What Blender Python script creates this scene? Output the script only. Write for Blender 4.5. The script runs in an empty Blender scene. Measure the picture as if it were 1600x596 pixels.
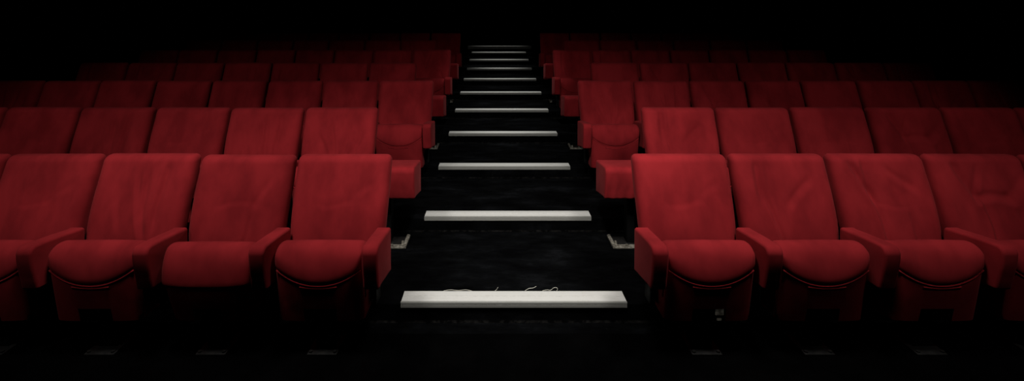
import bpy, bmesh, math, random
from mathutils import Vector, Matrix

PI = math.pi
sc = bpy.context.scene
COL = sc.collection
random.seed(7)

# ------------------------------------------------------------------ camera
F_PX, VPX, HORIZON, EYE = 780.0, 772.0, 38.0, 1.80
cam_data = bpy.data.cameras.new('camera')
cam = bpy.data.objects.new('camera', cam_data)
COL.objects.link(cam)
cam.location = (0, 0, EYE)
cam.rotation_euler = (PI / 2, 0, 0)
cam_data.sensor_fit = 'HORIZONTAL'
cam_data.sensor_width = 36
cam_data.lens = 36 * F_PX / 1600
cam_data.shift_x = (800 - VPX) / 1600
cam_data.shift_y = (HORIZON - 298) / 1600
cam_data.clip_start = 0.05
sc.camera = cam

def wx(px, Y):
    return (px - VPX) * Y / F_PX

# ------------------------------------------------------------------ materials
def new_mat(name):
    m = bpy.data.materials.new(name)
    m.use_nodes = True
    nt = m.node_tree
    b = nt.nodes['Principled BSDF']
    return m, nt, b

def tex_noise(nt, scale, detail=3, rough=.5, vec=None, dim='3D'):
    n = nt.nodes.new('ShaderNodeTexNoise')
    n.noise_dimensions = dim
    n.inputs['Scale'].default_value = scale
    n.inputs['Detail'].default_value = detail
    n.inputs['Roughness'].default_value = rough
    if vec is not None:
        nt.links.new(vec, n.inputs['Vector'])
    return n

def ramp(nt, fac, stops):
    r = nt.nodes.new('ShaderNodeValToRGB')
    e = r.color_ramp.elements
    while len(e) < len(stops):
        e.new(.5)
    for i, (p, c) in enumerate(stops):
        e[i].position = p
        e[i].color = (*c, 1)
    nt.links.new(fac, r.inputs['Fac'])
    return r

def fabric_mat(name, c_dark, c_light):
    """red velour: brushed nap patches, fine weave and soft creases"""
    m, nt, b = new_mat(name)
    tc = nt.nodes.new('ShaderNodeTexCoord')
    info = nt.nodes.new('ShaderNodeObjectInfo')
    mp = nt.nodes.new('ShaderNodeMapping')
    nt.links.new(tc.outputs['Object'], mp.inputs['Vector'])
    mul = nt.nodes.new('ShaderNodeVectorMath'); mul.operation = 'SCALE'
    mul.inputs[0].default_value = (37, 11, 23)
    nt.links.new(info.outputs['Random'], mul.inputs['Scale'])
    nt.links.new(mul.outputs[0], mp.inputs['Location'])
    mp.inputs['Scale'].default_value = (1.0, .6, .55)
    nap = tex_noise(nt, 6.0, 4, .55, mp.outputs[0])
    r = ramp(nt, nap.outputs['Fac'], [(.36, c_dark), (.62, c_light)])
    nt.links.new(r.outputs['Color'], b.inputs['Base Color'])
    b.inputs['Roughness'].default_value = .92
    b.inputs['Specular IOR Level'].default_value = .12
    b.inputs['Sheen Weight'].default_value = .08
    b.inputs['Sheen Tint'].default_value = (1, .25, .25, 1)
    weave = tex_noise(nt, 420, 2, .5, tc.outputs['Object'])
    soft = tex_noise(nt, 9, 2, .5, mp.outputs[0])
    b1 = nt.nodes.new('ShaderNodeBump'); b1.inputs['Strength'].default_value = .10; b1.inputs['Distance'].default_value = .002
    b2 = nt.nodes.new('ShaderNodeBump'); b2.inputs['Strength'].default_value = .30; b2.inputs['Distance'].default_value = .012
    nt.links.new(weave.outputs['Fac'], b1.inputs['Height'])
    nt.links.new(soft.outputs['Fac'], b2.inputs['Height'])
    nt.links.new(b2.outputs['Normal'], b1.inputs['Normal'])
    nt.links.new(b1.outputs['Normal'], b.inputs['Normal'])
    return m

M = {}
M['fabric'] = fabric_mat('red_velour', (.225, .0112, .0150), (.325, .0178, .0228))

def plain(name, col, rough=.6, metal=0., spec=.3, noise=None, bump=0):
    m, nt, b = new_mat(name)
    b.inputs['Roughness'].default_value = rough
    b.inputs['Metallic'].default_value = metal
    b.inputs['Specular IOR Level'].default_value = spec
    tc = nt.nodes.new('ShaderNodeTexCoord')
    if noise:
        s, c2 = noise
        n = tex_noise(nt, s, 5, .6, tc.outputs['Object'])
        r = ramp(nt, n.outputs['Fac'], [(.42, col), (.66, c2)])
        nt.links.new(r.outputs['Color'], b.inputs['Base Color'])
        if bump:
            bp = nt.nodes.new('ShaderNodeBump')
            bp.inputs['Strength'].default_value = bump
            bp.inputs['Distance'].default_value = .004
            nt.links.new(n.outputs['Fac'], bp.inputs['Height'])
            nt.links.new(bp.outputs['Normal'], b.inputs['Normal'])
    else:
        b.inputs['Base Color'].default_value = (*col, 1)
    return m

M['black_metal'] = plain('black_painted_steel', (.0025, .0025, .0028), .6, 0, .12, (30, (.004, .004, .004)))
M['plate'] = plain('worn_grey_steel', (.010, .010, .010), .6, .2, .3, (40, (.022, .022, .021)), .2)
M['pale_plate'] = plain('bare_worn_metal', (.12, .11, .09), .5, .2, .4, (45, (.42, .40, .34)), .5)
M['wall'] = plain('black_wall_cloth', (.0022, .0022, .0025), .95, 0, .05, (6, (.0035, .0035, .004)))
M['thread'] = plain('frayed_thread', (.62, .60, .52), .8, 0, .1)
M['bolt'] = plain('steel_bolt', (.30, .29, .26), .4, .7, .5)

def carpet():
    m, nt, b = new_mat('black_step_covering')
    tc = nt.nodes.new('ShaderNodeTexCoord')
    mp = nt.nodes.new('ShaderNodeMapping')
    mp.inputs['Scale'].default_value = (.8, 1.6, 1.6)
    nt.links.new(tc.outputs['Object'], mp.inputs['Vector'])
    n = tex_noise(nt, 3.2, 8, .66, mp.outputs[0])
    r = ramp(nt, n.outputs['Fac'], [(.40, (.0011, .0011, .0013)), (.55, (.0027, .0029, .0033)), (.76, (.0095, .0102, .0118))])
    v = nt.nodes.new('ShaderNodeTexVoronoi'); v.inputs['Scale'].default_value = 11
    nt.links.new(tc.outputs['Object'], v.inputs['Vector'])
    lt = nt.nodes.new('ShaderNodeMath'); lt.operation = 'LESS_THAN'; lt.inputs[1].default_value = .022
    nt.links.new(v.outputs['Distance'], lt.inputs[0])
    sp = nt.nodes.new('ShaderNodeMath'); sp.operation = 'MULTIPLY'; sp.inputs[1].default_value = .5
    nt.links.new(lt.outputs[0], sp.inputs[0])
    mx = nt.nodes.new('ShaderNodeMixRGB')
    mx.inputs[2].default_value = (.10, .10, .10, 1)
    nt.links.new(sp.outputs[0], mx.inputs[0])
    nt.links.new(r.outputs['Color'], mx.inputs[1])
    nt.links.new(mx.outputs[0], b.inputs['Base Color'])
    b.inputs['Roughness'].default_value = .8
    b.inputs['Specular IOR Level'].default_value = .012
    bp = nt.nodes.new('ShaderNodeBump'); bp.inputs['Strength'].default_value = .35; bp.inputs['Distance'].default_value = .006
    nt.links.new(n.outputs['Fac'], bp.inputs['Height'])
    nt.links.new(bp.outputs['Normal'], b.inputs['Normal'])
    return m
M['carpet'] = carpet()

def strip_mat(name, c, c_dirty, rough):
    m, nt, b = new_mat(name)
    tc = nt.nodes.new('ShaderNodeTexCoord')
    mp = nt.nodes.new('ShaderNodeMapping'); mp.inputs['Scale'].default_value = (1.4, 30, 30)
    nt.links.new(tc.outputs['Object'], mp.inputs['Vector'])
    n = tex_noise(nt, 3.0, 6, .65, mp.outputs[0])
    n2 = tex_noise(nt, 16, 5, .7, tc.outputs['Object'])
    ad = nt.nodes.new('ShaderNodeMath'); ad.operation = 'MULTIPLY_ADD'; ad.inputs[1].default_value = .5
    nt.links.new(n2.outputs['Fac'], ad.inputs[0])
    hf = nt.nodes.new('ShaderNodeMath'); hf.operation = 'MULTIPLY'; hf.inputs[1].default_value = .5
    nt.links.new(n.outputs['Fac'], hf.inputs[0]); nt.links.new(hf.outputs[0], ad.inputs[2])
    r = ramp(nt, ad.outputs[0], [(.26, c_dirty), (.46, c), (.8, tuple(min(1, x * 1.06) for x in c))])
    nt.links.new(r.outputs['Color'], b.inputs['Base Color'])
    b.inputs['Roughness'].default_value = rough
    b.inputs['Specular IOR Level'].default_value = .4
    return m
M['insert'] = strip_mat('pale_grip_strip', (.75, .755, .725), (.64, .63, .57), .5)
M['alu'] = strip_mat('satin_aluminium', (.34, .345, .32), (.24, .24, .215), .42)

# ------------------------------------------------------------------ mesh helpers
def link(name, bm, mat, parent=None, smooth=True, angle=None):
    me = bpy.data.meshes.new(name)
    bmesh.ops.recalc_face_normals(bm, faces=bm.faces)
    for f in bm.faces:
        f.smooth = smooth
    bm.to_mesh(me)
    bm.free()
    if angle is not None and smooth:
        me.set_sharp_from_angle(angle=angle)
    me.materials.append(mat)
    o = bpy.data.objects.new(name, me)
    COL.objects.link(o)
    if parent is not None:
        o.parent = parent
    return o

def loft(bm, sections, cap=True):
    rings = [[bm.verts.new(p) for p in s] for s in sections]
    n = len(rings[0])
    for a, b in zip(rings, rings[1:]):
        for i in range(n):
            j = (i + 1) % n
            bm.faces.new((a[i], a[j], b[j], b[i]))
    if cap:
        for r in (rings[0], rings[-1]):
            c = bm.verts.new(sum((v.co for v in r), Vector()) / n)
            for i in range(n):
                bm.faces.new((r[i], r[(i + 1) % n], c))
    return rings

def box(bm, x0, x1, y0, y1, z0, z1, bevel=0):
    vs = [bm.verts.new((x, y, z)) for x in (x0, x1) for y in (y0, y1) for z in (z0, z1)]
    fs = []
    for q in ((0, 1, 3, 2), (4, 6, 7, 5), (0, 4, 5, 1), (2, 3, 7, 6), (0, 2, 6, 4), (1, 5, 7, 3)):
        fs.append(bm.faces.new([vs[i] for i in q]))
    if bevel:
        es = list({e for f in fs for e in f.edges})
        bmesh.ops.bevel(bm, geom=es, offset=bevel, segments=2, affect='EDGES', profile=.5)

def cyl(bm, x, y, z0, z1, r, n=14):
    loft(bm, [[(x + r * math.cos(2 * PI * i / n), y + r * math.sin(2 * PI * i / n), z) for i in range(n)] for z in (z0, z1)])

def tube(bm, pts, r, n=8):
    pts = [Vector(p) for p in pts]
    secs = []
    for i, p in enumerate(pts):
        t = (pts[min(i + 1, len(pts) - 1)] - pts[max(i - 1, 0)]).normalized()
        up = Vector((0, 0, 1)) if abs(t.z) < .9 else Vector((0, 1, 0))
        a = t.cross(up).normalized(); b = t.cross(a)
        secs.append([p + r * (math.cos(2 * PI * k / n) * a + math.sin(2 * PI * k / n) * b) for k in range(n)])
    loft(bm, secs)

def thing(name, label, cat, loc, group=None):
    o = bpy.data.objects.new(name, None)
    COL.objects.link(o)
    o.location = loc
    o.empty_display_size = .2
    o['label'] = label; o['category'] = cat
    if group: o['group'] = group
    return o

# ------------------------------------------------------------------ room
STEP_H, PITCH, Y1 = .108, 1.06, 3.007
TREAD_GAP = .012
def step_y(k): return Y1 + PITCH * (k - 1)          # front of the nosing of step k
XL, XR, YB, ZC = -5.62, 5.95, 15.2, 5.0

def profile_floor():
    p = [(-1.5, 0.0), (2.90, 0.0)]
    for k in range(1, 12):
        y = step_y(k) + TREAD_GAP
        z0, z1 = STEP_H * (k - 1), STEP_H * k
        r = .014
        for a in range(5):                               # covering coves up into the riser
            t = a / 4 * PI / 2
            p.append((y - r + r * math.sin(t), z0 + r - r * math.cos(t)))
        p.append((y, z1 - .004)); p.append((y + .004, z1))
    p.append((YB, STEP_H * 11))
    return p
bm = bmesh.new()
pf = profile_floor()
nx = 2
cols = [[bm.verts.new((XL + (XR - XL) * i / nx, y, z)) for y, z in pf] for i in range(nx + 1)]
for a, b in zip(cols, cols[1:]):
    for i in range(len(pf) - 1):
        bm.faces.new((a[i], b[i], b[i + 1], a[i + 1]))
low = [[bm.verts.new((x, y, -.2)) for x in (XL, XR)] for y in (-1.5, YB)]
bm.faces.new((low[0][0], low[1][0], low[1][1], low[0][1]))
bm.faces.new([low[0][0]] + [v for v in cols[0]] + [low[1][0]])
bm.faces.new([low[0][1]] + [v for v in cols[-1]] + [low[1][1]])
fl = link('floor', bm, M['carpet'], smooth=True, angle=math.radians(35)); fl['kind'] = 'structure'
# level floor before the steps: shade put into its colour; steps wear scuffed covering
fl.data.materials.append(plain('floor_shade_black', (.0007, .0007, .0008), .85, 0, .012, (5, (.0014, .0014, .0015))))
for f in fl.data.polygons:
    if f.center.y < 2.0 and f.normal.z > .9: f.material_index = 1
# broken line of dust and lint lying in the foot of each riser
fl.data.materials.append(plain('dusty_edge', (.0015, .0015, .0016), .9, 0, .02, (24, (.014, .0135, .0128))))
for f in fl.data.polygons:
    a_, b_ = [fl.data.vertices[i].co for i in (f.vertices[0], f.vertices[2])]
    if f.center.z > 0 and abs(a_.y - b_.y) < .009 and .05 < abs(f.normal.z) < .998 and min((f.center.z) % STEP_H, 1) < .010:
        f.material_index = 2

def slab(name, x0, x1, y0, y1, z0, z1, mat):
    b = bmesh.new(); box(b, x0, x1, y0, y1, z0, z1)
    o = link(name, b, mat, smooth=False); o['kind'] = 'structure'; return o
slab('wall_left', XL - .15, XL, -1.5, YB, -.2, ZC, M['wall'])
slab('wall_right', XR, XR + .15, -1.5, YB, -.2, ZC, M['wall'])
slab('wall_back', XL - .15, XR + .15, YB, YB + .15, -.2, ZC, M['wall'])
slab('ceiling', XL - .15, XR + .15, -1.5, YB + .15, ZC, ZC + .15, M['wall'])

# ------------------------------------------------------------------ step nosings
STRIP_PX = [(626, 980), (663, 924), (685, 891), (701, 871), (711, 857), (719, 846), (724.5, 838),
            (729.5, 831), (733.5, 826), (737, 822), (731, 830)]
STRIP_LABEL = [
    'lowest and largest pale nosing strip, frayed threads along its back edge',
    'pale metal nosing strip on the second aisle step from the bottom',
    'pale metal nosing strip on the third aisle step from the bottom',
    'pale metal nosing strip on the fourth aisle step from the bottom',
    'pale metal nosing strip on the fifth aisle step from the bottom',
    'pale metal nosing strip on the sixth aisle step from the bottom',
    'thin pale nosing strip on the seventh aisle step from the bottom, fourth below the topmost',
    'thin pale nosing strip on the eighth aisle step, third below the topmost',
    'thin pale nosing strip on the ninth aisle step, second below the topmost',
    'thinnest and shortest nosing strip, just below the topmost',
    'topmost nosing strip at the far aisle end, dimmer and wider than the next']

def extr(bm, prof, x0, x1):
    loft(bm, [[(x, y, z) for y, z in prof] for x in (x0, x1)])

for k in range(1, 12):
    a, b = STRIP_PX[k - 1]
    Y = step_y(k); zt = STEP_H * k
    x0, x1 = wx(a, Y), wx(b, Y)
    cx, h = (x0 + x1) / 2, (x1 - x0) / 2
    t = thing('stair_nosing', STRIP_LABEL[k - 1], 'stair nosing', (cx, Y, zt), 'pale nosing strips up the aisle steps')
    lip = -.020 if k < 11 else -.062
    q = bmesh.new()
    # L-shaped aluminium profile: base under the insert, front lip with two grooves
    prof = [(.132, .0005), (.132, .0135), (.128, .0155), (.122, .0155), (.122, .0095), (.010, .0095), (.010, .0165),
            (.004, .0165), (.0012, .0145), (0, .011), (0, .004), (.0015, .003), (.0015, .000), (0, -.001),
            (0, lip + .003), (.002, lip), (.0115, lip), (.0115, .0005)]
    extr(q, prof, -h, h)
    link('metal_profile', q, M['alu'], t, smooth=True, angle=math.radians(20))
    q = bmesh.new()
    prof = [(.0105, .0095), (.0105, .0172), (.013, .0178), (.060, .0178), (.0612, .0148), (.0668, .0148), (.068, .0178),
            (.118, .0178), (.1215, .0168), (.1215, .0095)]
    extr(q, prof, -h + .002, h - .002)
    link('grip_insert', q, M['insert'], t, smooth=True, angle=math.radians(20))

# frayed threads along the back of the first nosing
def thread(pxs, label):
    Yt = 3.146
    pts = []
    for (px, py, dy) in pxs:
        Yp = Yt + dy
        pts.append(Vector((wx(px, Yp), Yp, max(EYE - (py - HORIZON) * Yp / F_PX, STEP_H + .003))))
    # smooth the polyline
    out = []
    P = [pts[0]] + pts + [pts[-1]]
    for i in range(1, len(P) - 2):
        for s in range(6):
            u = s / 6
            out.append(.5 * ((2 * P[i]) + (-P[i - 1] + P[i + 1]) * u + (2 * P[i - 1] - 5 * P[i] + 4 * P[i + 1] - P[i + 2]) * u * u
                             + (-P[i - 1] + 3 * P[i] - 3 * P[i + 1] + P[i + 2]) * u ** 3))
    out.append(pts[-1])
    base = Vector((out[0].x, out[0].y, STEP_H))
    q = bmesh.new(); tube(q, [p - base for p in out], .0018, 6)
    o = link('loose_thread', q, M['thread']); o.location = base
    o['label'] = label; o['category'] = 'thread'; o['group'] = 'frayed threads on the lowest step'
thread([(690, 466, .0), (694, 455, .006), (704, 453.5, .01), (716, 454.5, .012), (728, 453.5, .01), (738, 455.5, .004), (743, 466, 0)],
       'long flat loose thread at the back of the lowest nosing, left of the aisle middle')
thread([(771, 466, 0), (773, 455.5, .004), (776, 453, .006), (778, 449.5, .004)],
       'tiny upright thread end at the middle of the lowest nosing')
thread([(817, 466, .0), (819, 456, .003), (826, 451.5, .006), (833, 450.5, .008), (838, 448, .006)],
       'short loose thread slanting up to the right behind the lowest nosing')
thread([(846, 466, .0), (848, 455, .004), (855, 453.5, .008), (860, 454, .012), (866, 450, .014), (871, 451, .010), (870, 455, .006), (866, 457, .003)],
       'curled loop of loose thread behind the right half of the lowest nosing')

# ------------------------------------------------------------------ the cinema seat
HW = .292                                              # half width of a backrest (pitch .61)

def seg_dist(u, t, s):
    (u0, t0, u1, t1) = s[:4]
    dx, dy = u1 - u0, t1 - t0
    L = math.hypot(dx, dy)
    k = ((u - u0) * dx + (t - t0) * dy) / L ** 2
    sd = ((u - u0) * dy - (t - t0) * dx) / L
    fade = 1.0
    if k < 0: fade = math.exp(-(k * L / .10) ** 2)
    elif k > 1: fade = math.exp(-((k - 1) * L / .10) ** 2)
    return sd, fade

def back_bm(creases, seed):
    rnd = random.Random(seed)
    ph = [rnd.uniform(0, 6.28) for _ in range(6)]
    bm = bmesh.new()
    NF, NC, NB = 72, 6, 10
    Z0, Z1, R = .43, .986, .034
    zs = []
    n = 64
    for i in range(n):
        zs.append((Z0 + (Z1 - R - Z0) * i / (n - 1), 0.0))
    for i in range(1, 8):
        a = i / 7 * PI / 2
        zs.append((Z1 - R + R * math.sin(a), R * (1 - math.cos(a))))
    secs = []
    for z, ins in zs:
        t = (z - Z0) / (Z1 - Z0)
        yf = .105 + .190 * t ** 1.08 - .012 * math.sin(PI * min(1, t * 1.15)) ** 2
        th = .112 - .012 * t
        hw = HW * (.955 + .045 * min(1, t / .65)) - ins * .75
        low = max(0, (.30 - t) / .30)
        hw -= .026 * low ** 1.6                        # sides draw in below the armrests
        y0, y1 = yf + ins, yf + th - ins * .9
        rc = min(.046, (y1 - y0) * .48)
        loop = []
        for i in range(NF + 1):
            loop.append([-hw + rc + (2 * hw - 2 * rc) * i / NF, y0, True])
        for i in range(1, NC + 1):
            a = i / NC * PI / 2
            loop.append([hw - rc + rc * math.sin(a), y0 + rc - rc * math.cos(a), i < NC - 1])
        r2 = min(.03, (y1 - y0) * .4)
        for i in range(0, NC + 1):
            a = i / NC * PI / 2
            loop.append([hw - r2 + r2 * math.cos(a), y1 - r2 + r2 * math.sin(a), False])
        for i in range(1, NB):
            loop.append([hw - r2 - (2 * hw - 2 * r2) * i / NB, y1, False])
        for i in range(0, NC + 1):
            a = i / NC * PI / 2
            loop.append([-hw + r2 - r2 * math.sin(a), y1 - r2 + r2 * math.cos(a), False])
        for i in range(0, NC):
            a = i / NC * PI / 2
            loop.append([-hw + rc - rc * math.cos(a), y0 + rc - rc * math.sin(a), i > 1])
        sec = []
        for x, y, front in loop:
            if front:
                u = x / hw
                env = min(1, max(0, (1 - abs(u)) / .15)) * min(1, (1 - t) / .10)
                d = .0
                d += .008 * math.exp(-((abs(u) - .80) / .16) ** 2) * min(1, (1 - t) / .2)      # side bolsters
                d += .013 * math.exp(-((t - .22) / .20) ** 2) * max(0, 1 - (u / .75) ** 2)    # lumbar swell
                d += .004 * math.exp(-((t - .80) / .16) ** 2) * max(0, 1 - (u / .9) ** 2)
                # lower centre panel, edges drawn in
                pe = 1 / (1 + math.exp((abs(u) - .50) / .022)); pt = 1 / (1 + math.exp((t - .52) / .018))
                d += .0022 * pe * pt
                d += env * .0022 * (math.sin(5.1 * u + ph[0]) * math.sin(4 * t + ph[1]) + .6 * math.sin(9 * u + 3 * t + ph[2]) * math.sin(3 * t + ph[3]))
                for c in creases:
                    sd, fade = seg_dist(u + .045 * math.sin(6.5 * t + ph[4]), t + .028 * math.sin(5.2 * u + ph[5]), c)
                    s = sd / c[5]
                    d += env * 2.3 * c[4] * fade * (s * 1.6 * math.exp(-s * s) - .35 * math.exp(-(s * .8) ** 2))
                y -= d
            sec.append((x, y, z))
        secs.append(sec)
    loft(bm, secs)
    return bm

CREASES = {
    'calm':   [(-.30, .535, .28, .530, .0009, .035), (.42, .60, .62, .68, .0012, .05)],
    'left':   [(-.30, .535, .36, .520, .0010, .035), (.40, .55, .60, .72, .0022, .06), (.30, .50, .18, .15, .0018, .06)],
    'pulled': [(-.40, .52, -.30, .10, .0042, .055), (.12, .545, .50, .68, .0034, .06), (-.60, .95, -.55, .62, .0050, .09), (-.38, .93, -.34, .80, .003, .07)],
    'folds':  [(-.62, .90, -.46, .60, .0062, .08), (-.36, .92, -.40, .62, .0050, .07), (-.44, .62, -.24, .15, .0044, .06), (.18, .84, .50, .68, .0042, .06), (-.25, .51, .30, .51, .0010, .03), (.30, .42, .42, .12, .0022, .06)],
    'sag':    [(-.26, .56, .38, .57, .0050, .05), (.38, .57, .82, .76, .0044, .07), (-.52, .90, -.34, .62, .0060, .09), (-.24, .62, -.04, .80, .0036, .06), (-.22, .52, -.16, .10, .0036, .05), (.46, .40, .74, .12, .003, .06)],
    'fan':    [(-.20, .30, -.45, .62, .0036, .07), (-.05, .30, -.12, .70, .0030, .07), (.15, .32, .34, .72, .0034, .07), (.30, .30, .62, .60, .003, .06)],
    'twist':  [(.05, .74, .22, .32, .0050, .07), (-.10, .72, .10, .45, .0034, .06), (.40, .85, .44, .40, .0044, .08), (-.5, .62, -.3, .35, .0026, .07)],
}
BACKS = {}
for i, (nm, cr) in enumerate(CREASES.items()):
    o = link('backrest', back_bm(cr, 100 + i), M['fabric'])
    BACKS[nm] = o.data
    bpy.data.objects.remove(o)

def crease_z(u, plain_front=False):
    return (.417 + .090 * abs(u) ** 2.1) if not plain_front else .400 + .01 * u * u

CW = .238                                              # half width of the tipped-up seat

def cushion_bm(plain_front=False):
    """tipped-up seat: the rolled front edge points upwards"""
    bm = bmesh.new()
    R = .032
    xs = []
    for i in range(9):
        a = (1 - i / 8) * PI / 2
        xs.append((-CW + R - R * math.sin(a), R * (1 - math.cos(a))))
    n = 40
    for i in range(1, n):
        xs.append((-CW + R + (2 * CW - 2 * R) * i / n, 0.0))
    xs += [(-x, ins) for x, ins in reversed(xs[:9])]
    ztop = .611 if not plain_front else .602
    curl = (.010, .040) if not plain_front else (.004, .030)
    fr = -.156 if not plain_front else -.160
    secs = []
    for x, ins in xs:
        u = x / CW
        zc = crease_z(u, plain_front)
        zt = ztop - ins * .75 + .004 * (1 - u * u)
        f0 = fr + ins * .55 + .012 * abs(u) ** 4
        f1 = f0 - curl[0]
        z1 = zc + curl[1]
        vt = -.078
        prof = [(x, f0 + .004, zc - .003)]
        for i in range(7):
            a = i / 6 * PI / 2
            prof.append((x, f0 - curl[0] * math.sin(a), z1 - curl[1] * math.cos(a)))
        for i in range(1, 17):
            a = i / 16 * PI / 2
            c, s_ = math.cos(a) ** .92, math.sin(a) ** .92
            w = .0012 * math.sin(11 * x + 5 * a) * math.sin(2 * a)
            prof.append((x, vt + (f1 - vt) * c + w, z1 + (zt - z1) * s_))
        for i in range(1, 8):
            a = i / 7 * PI / 2
            prof.append((x, vt + (.070 - ins * .5) * math.sin(a), zt - .055 + .055 * math.cos(a)))
        prof.append((x, .045 - ins * .5, .42)); prof.append((x, .090 - ins * .5, .31))
        prof.append((x, -.08, .31)); prof.append((x, f0 + .03, zc - .02))
        secs.append(prof)
    loft(bm, secs)
    return bm

def piping_bm():
    bm = bmesh.new()
    pts = []
    for i in range(41):
        u = -.95 + 1.90 * i / 40
        pts.append((u * CW, -.1565 + .012 * abs(u) ** 4, crease_z(u) - .009))
    tube(bm, pts, .0042, 8)
    pts = []                                            # short pulled lip under the middle of the seam
    for i in range(21):
        u = -.42 + .84 * i / 20
        pts.append((u * CW, -.1535, crease_z(u * .8) - .022))
    tube(bm, pts, .0050, 8)
    return bm

def seat_box_bm(plain_front=False):
    """upholstered underside of the tipped-up seat, cut out at the bottom middle"""
    bm = bmesh.new()
    xs = [-1, -.985, -.95, -.88, -.75, -.6, -.42, -.395, -.38, -.2, 0, .2, .38, .395, .42, .6, .75, .88, .95, .985, 1]
    W2 = .235
    secs = []
    for u in xs:
        x = u * W2
        zc = crease_z(u, plain_front) - .004
        zb = .272 if abs(u) < .39 else .196
        ins = .012 * abs(u) ** 4 + .016 * max(0, (abs(u) - .88) / .12) ** 2
        nar = .16 if plain_front else .02
        prof = []
        for i in range(13):
            k = i / 12
            z = zc + (zb - zc) * k
            d = (.47 - z) / .27
            prof.append((x * (1 - nar * max(0, d)), -.1585 + .048 * ((zc - z) / (zc - .196)) ** 1.1 + ins, z))
        prof.append((prof[-1][0], prof[-1][1] + .014, zb - .006))
        prof.append((prof[-1][0], .060, zb - .006))
        prof.append((prof[0][0] * .98, .080, zb + .05))
        prof.append((prof[0][0], .030, .40))
        prof.append((prof[0][0], -.11, zc))
        secs.append(prof)
    loft(bm, secs)
    return bm

def arm_bm(width, wrinkle=0.0):
    """side profile swept across the width, with soft edges"""
    bm = bmesh.new()
    hw, R = width / 2, .015
    prof0 = []
    # outline counter-clockwise in (y,z): rear bottom -> front bottom -> up the front -> top -> rear
    def arc(cy, cz, r, a0, a1, n):
        return [(cy + r * math.cos(a0 + (a1 - a0) * i / n), cz + r * math.sin(a0 + (a1 - a0) * i / n)) for i in range(n + 1)]
    pts = []
    pts += [(.135, .350), (.06, .362), (-.05, .382), (-.12, .394)]
    pts += arc(-.158, .420, .024, math.radians(-90), math.radians(-160), 5)
    pts += [(-.1890, .455), (-.1990, .490), (-.2080, .530), (-.2140, .565)]
    pts += arc(-.1780, .600, .038, math.radians(188), math.radians(95), 9)
    pts += [(-.13, .635), (-.07, .629), (.00, .621), (.06, .613), (.10, .608)]
    pts += arc(.117, .590, .018, math.radians(85), math.radians(0), 4)
    pts += [(.136, .52), (.136, .42)]
    cy = sum(p[0] for p in pts) / len(pts); cz = sum(p[1] for p in pts) / len(pts)
    xs = []
    for i in range(6):
        a = (1 - i / 5) * PI / 2
        xs.append((-hw + R - R * math.sin(a), R * (1 - math.cos(a))))
    n = 3 if width < .2 else 30
    for i in range(1, n):
        xs.append((-hw + R + (2 * hw - 2 * R) * i / n, 0.0))
    xs += [(-x, i_) for x, i_ in reversed(xs[:6])]
    secs = []
    for x, ins in xs:
        sec = []
        for i, (y, z) in enumerate(pts):
            d = Vector((cy - y, cz - z))
            # inset along the outline normal
            a, b = pts[i - 1], pts[(i + 1) % len(pts)]
            tv = Vector((b[0] - a[0], b[1] - a[1])).normalized()
            nrm = Vector((-tv.y, tv.x))
            if nrm.dot(d) < 0: nrm = -nrm
            yy, zz = y + nrm.x * ins, z + nrm.y * ins
            if wrinkle and y < -.10:                       # gathered cloth pulled to the lower front
                g = max(0, (.60 - z) / .2)
                yy += wrinkle * g * (math.sin(60 * x + 14 * z) * .6 + math.sin(97 * x - 20 * z + 1))
            sec.append((x, yy, zz))
        secs.append(sec)
    loft(bm, secs)
    return bm

def pedestal_bm():
    bm = bmesh.new()
    box(bm, -.055, .055, -.035, .075, .010, .24, .006)
    box(bm, -.25, .25, .070, .130, .215, .300, .006)
    for s in (-1, 1):                                   # side plates carrying the armrest and the backrest
        box(bm, s * .262 - .010, s * .262 + .010, .02, .125, .205, .400, .004)
    return bm

def base_plate_bm():
    bm = bmesh.new()
    box(bm, -.082, .082, -.10, .10, 0, .010, .003)
    for sx in (-1, 1):
        for sy in (-1, 1):
            cyl(bm, sx * .066, sy * .082, .008, .018, .010, 8)
    return bm

# the prototype parts, meshes shared by every copy
def mesh_of(bm, name, mat, angle=None):
    o = link(name, bm, mat, angle=angle)
    me = o.data
    bpy.data.objects.remove(o)
    return me
ME = {
    'seat_cushion': mesh_of(cushion_bm(), 'seat_cushion', M['fabric']),
    'seat_cushion_plain': mesh_of(cushion_bm(True), 'seat_cushion', M['fabric']),
    'piping': mesh_of(piping_bm(), 'piping', M['fabric']),
    'seat_base': mesh_of(seat_box_bm(), 'seat_base', M['fabric'], math.radians(50)),
    'seat_base_plain': mesh_of(seat_box_bm(True), 'seat_base', M['fabric'], math.radians(50)),
    'armrest': mesh_of(arm_bm(.086), 'armrest', M['fabric']),
    'pedestal': mesh_of(pedestal_bm(), 'pedestal', M['black_metal'], math.radians(40)),
    'base_plate': mesh_of(base_plate_bm(), 'base_plate', M['plate'], math.radians(40)),
}

def part(name, me, parent, loc=(0, 0, 0)):
    o = bpy.data.objects.new(name, me)
    COL.objects.link(o)
    o.parent = parent
    o.location = loc
    return o

PITCH_X = .61
def prototype():
    t = thing('cinema_seat', '', 'seat', (0, 0, 0), 'red cinema seats')
    part('backrest', BACKS['calm'], t)
    c = part('seat_cushion', ME['seat_cushion'], t)
    part('piping', ME['piping'], c)
    part('seat_base', ME['seat_base'], t)
    part('armrest', ME['armrest'], t, (PITCH_X / 2, 0, 0))
    part('pedestal', ME['pedestal'], t)
    part('base_plate', ME['base_plate'], t)
    return t
PROTO = prototype()

def copy_seat(src):
    r = src.copy(); COL.objects.link(r)
    for ch in list(src.children):
        c = ch.copy(); COL.objects.link(c); c.parent = r
        for g in list(ch.children):
            d = g.copy(); COL.objects.link(d); d.parent = c
    return r

def child(o, nm):
    for c in o.children:
        if c.name.split('.')[0] == nm: return c

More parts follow.
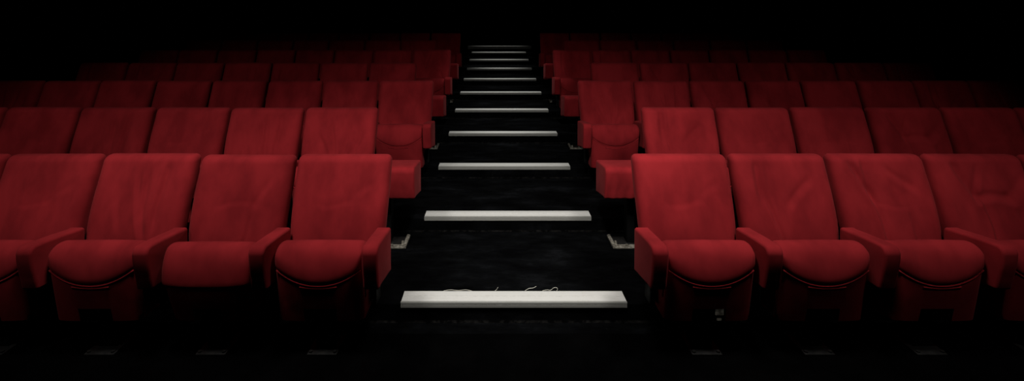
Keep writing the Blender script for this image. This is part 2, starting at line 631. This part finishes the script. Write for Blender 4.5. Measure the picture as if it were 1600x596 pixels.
ROW_NAME = ['front row', 'second row', 'third row', 'fourth row', 'fifth row', 'sixth row', 'dim topmost row in view']
ORD = ['first', 'second', 'third', 'fourth', 'fifth', 'sixth', 'seventh', 'eighth']
#        Y      left edge  pitch  n   right edge pitch n
ROWS = [(3.10, -.632, .605, 5, .8505, .6115, 5),
        (4.16, -.9616, .627, 6, 1.221, .631, 6),
        (5.22, -.6224, .586, 8, .870, .588, 8),
        (6.28, -.974, .608, 7, 1.2077, .6185, 7),
        (7.34, -.626, .574, 8, .856, .576, 7),
        (8.40, -.969, .603, 7, 1.163, .617, 6),
        (9.46, -.628, .578, 8, .858, .578, 7)]
NEAR = {(0, 'L'): ['calm', 'left', 'twist', 'calm', 'fan'],
        (0, 'R'): ['calm', 'pulled', 'folds', 'sag', 'fan'],
        (1, 'L'): ['fan', 'twist', 'calm', 'twist', 'left', 'fan'],
        (1, 'R'): ['pulled', 'calm', 'left', 'sag', 'calm', 'fan'],
        (2, 'L'): ['left', 'calm', 'calm', 'fan', 'twist', 'left', 'calm', 'fan'],
        (2, 'R'): ['fan', 'twist', 'sag', 'folds', 'left', 'calm', 'pulled', 'fan']}
EXTRA = {
    (0, 'L', 0): 'beside the left end of the lowest nosing strip',
    (0, 'L', 1): 'its square cushion front without a curved seam',
    (0, 'L', 3): 'the last one fully seen towards the left edge',
    (0, 'L', 4): 'only a sliver at the left picture edge',
    (0, 'R', 0): 'pale metal bracket showing under its cushion',
    (0, 'R', 1): 'one slanting crease across its backrest',
    (0, 'R', 2): 'two upright folds in its backrest',
    (0, 'R', 3): 'deep curved sag in its backrest',
}
names = list(BACKS)
rnd = random.Random(3)
for r, (Y, lx, lp, ln, rx, rp, rn) in enumerate(ROWS):
    for side, edge, p, n in (('L', lx, lp, ln), ('R', rx, rp, rn)):
        s = -1 if side == 'L' else 1
        for i in range(n):
            x = edge + s * p * (i + .5)
            o = copy_seat(PROTO)
            o.location = (x, Y - .295, STEP_H * r)
            o.scale = (p / PITCH_X, 1, 1)
            where = 'left' if side == 'L' else 'right'
            lab = 'tipped-up red fabric cinema seat, %s, %s block, %s from the aisle' % (ROW_NAME[r], where, ORD[i])
            ex = EXTRA.get((r, side, i))
            if ex: lab = 'red seat in %s %s block, %s' % (ROW_NAME[r], where, ex)
            o['label'] = lab
            o['group'] = 'red cinema seats'
            bk = child(o, 'backrest')
            var = NEAR.get((r, side))
            bk.data = BACKS[var[i] if var else rnd.choice(names)]
            bk.location = (rnd.uniform(-.002, .002), rnd.uniform(-.004, .004), rnd.uniform(-.004, .004) - (.010 if r == 0 else 0))
            bk.rotation_euler = (0, rnd.uniform(-.004, .004), 0)
            arm = child(o, 'armrest')
            arm.location.x = s * PITCH_X / 2
            if i == 0 and r % 2 == 0:                     # aisle seats of these rows carry a second armrest
                part('armrest', ME['armrest'], o, (-s * (PITCH_X / 2 - .016), 0, 0))
            if r == 0 and side == 'L' and i == 1:
                cu = child(o, 'seat_cushion'); cu.data = ME['seat_cushion_plain']
                for g in list(cu.children): bpy.data.objects.remove(g)
                child(o, 'seat_base').data = ME['seat_base_plain']
            if r == 0 and side == 'R' and i == 0:
                q = bmesh.new()
                box(q, .030, .076, -.128, -.095, .236, .272, .002)
                box(q, .040, .066, -.124, -.106, .205, .238, .002)
                box(q, .026, .080, -.100, -.060, .262, .272, .001)
                b = link('bracket', q, M['pale_plate'], o, smooth=False)
                b['label'] = 'pale metal bracket under the cushion'

for ch in list(PROTO.children):
    for g in list(ch.children): bpy.data.objects.remove(g)
    bpy.data.objects.remove(ch)
bpy.data.objects.remove(PROTO)
for o in list(COL.objects):                              # the first seat takes the plain name again
    if o.name == 'cinema_seat.001': o.name = 'cinema_seat'

# ------------------------------------------------------------------ padded blocks ending the set-back rows
def foot_bm():
    bm = bmesh.new()
    box(bm, -.030, .030, -.02, .08, .006, .395, .006)
    return bm
def foot_plate_bm():
    bm = bmesh.new()
    box(bm, -.16, .16, -.105, .105, 0, .006, .002)
    return bm
def foot_rail_bm():
    """raised front bar and aisle-side bar with bolts"""
    bm = bmesh.new()
    box(bm, -.14, .1599, -.110, -.056, .005, .017, .003)
    box(bm, .132, .160, -.108, .105, .0055, .022, .003)
    box(bm, .118, .134, -.060, -.040, .005, .040, .003)
    for x, y in ((.145, -.085), (.145, .088), (.05, -.083), (-.06, -.083), (-.12, -.083)):
        cyl(bm, x, y, .012, .028, .010, 8)
    return bm
RM = mesh_of(foot_rail_bm(), 'rail', M['pale_plate'], math.radians(40))
FM, PM = mesh_of(foot_bm(), 'post', M['black_metal'], math.radians(40)), mesh_of(foot_plate_bm(), 'floor_plate', M['plate'], math.radians(40))
PADS = {'L': mesh_of(arm_bm(.370, .0012), 'pad', M['fabric']), 'R': mesh_of(arm_bm(.400, .0042), 'pad', M['fabric'])}
for r in (1, 3, 5):
    Y, lx, lp, ln, rx, rp, rn = ROWS[r]
    for side, x0, x1 in (('L', -.955, -.585), ('R', .815, 1.215)):
        s = 1 if side == 'L' else -1                         # direction of the aisle
        t = thing('end_armrest', 'wide red padded armrest %s of the aisle ending the %s%s' % (
            'left' if side == 'L' else 'right', ROW_NAME[r], ', cloth gathered' if (r == 1 and side == 'R') else ''),
            'armrest', ((x0 + x1) / 2, Y - .295, STEP_H * r), 'wide padded row ends beside the aisle')
        part('pad', PADS[side], t)
        px_ = s * ((x1 - x0) / 2 - .078 - .16)
        part('post', FM, t, (px_, 0, 0))
        fp = part('floor_plate', PM, t, (px_, -.010, 0))
        fp.scale.x = s
        rl = part('rail', RM, fp)
        rl['label'] = 'worn pale metal rail around the floor plate'

# ------------------------------------------------------------------ small things at the back
bm = bmesh.new()
wy = 14.9
x0, x1 = wx(545, wy), wx(571, wy)
zz = EYE - (22.8 - HORIZON) * wy / F_PX
# projection port in the back wall: dark pane, slim metal sill
box(bm, x0 - .05, x1 + .45, YB - .06, YB - .001, zz + .02, zz + .42, .01)
w = link('window_1', bm, plain('dark_glass', (.004, .004, .005), .2, 0, .3), smooth=False); w['kind'] = 'structure'
bm = bmesh.new(); box(bm, x0, x1, YB - .20, YB - .055, zz - .02, zz + .02, .006)
w = link('trim_1', bm, M['bolt'], smooth=False); w['kind'] = 'structure'

# ------------------------------------------------------------------ light
world = bpy.data.worlds.new('dark_hall'); sc.world = world
world.use_nodes = True
world.node_tree.nodes['Background'].inputs['Color'].default_value = (.5, .55, .7, 1)
world.node_tree.nodes['Background'].inputs['Strength'].default_value = 0.0004

DOWN = ((3.15, 260), (4.3, 180), (5.6, 210), (7.0, 320), (8.3, 320), (9.7, 380), (11.1, 400), (12.5, 400), (13.6, 150))
def spot(name, loc, aim, power, angle, blend, radius, col=(1, .95, .88)):
    l = bpy.data.lights.new(name, 'SPOT')
    l.energy = power; l.spot_size = math.radians(angle); l.spot_blend = blend
    l.shadow_soft_size = radius; l.color = col
    o = bpy.data.objects.new(name, l); COL.objects.link(o)
    o.location = loc
    o.rotation_euler = (Vector(aim) - Vector(loc)).to_track_quat('-Z', 'Y').to_euler()
    return o
def tilted(name, x, y, z, tilt, half, power, radius):
    return spot(name, (x, y, z), (x, y + math.sin(tilt), z - math.cos(tilt)), power, math.degrees(2 * half), 1.0, radius, (1, .95, .90))
# two short rows of unseen spots, placed and powered to fit the seats' brightness
for x, e, ti, ha in ((-3.0, 92, .82, .60), (.15, 200, .92, .555), (2.90, 80, .82, .60)):
    tilted('front_spot', x, 1.388, 3.253, ti, ha, e, .10)
for x, e in ((-1.564, 128), (.25, 98), (1.564, 120)):
    tilted('overhead_spot', x, 2.166, 2.90, .385, .723, e, .22)
# narrow unseen spots added over the aisle to brighten the nosing strips
for y, e in DOWN:
    spot('aisle_fill_spot', (.13, y, 4.8), (.13, y + .02, .3), e, 23 if y < 3.5 else 27 if y < 5 else 32 if y < 9 else 28, 1.0, .05, (1, .985, .94))

# ------------------------------------------------------------------ view
vs = sc.view_settings
sc.display_settings.display_device = 'sRGB'
vs.view_transform = 'Standard'; vs.look = 'None'
vs.exposure = 0; vs.gamma = 1; vs.use_curve_mapping = False
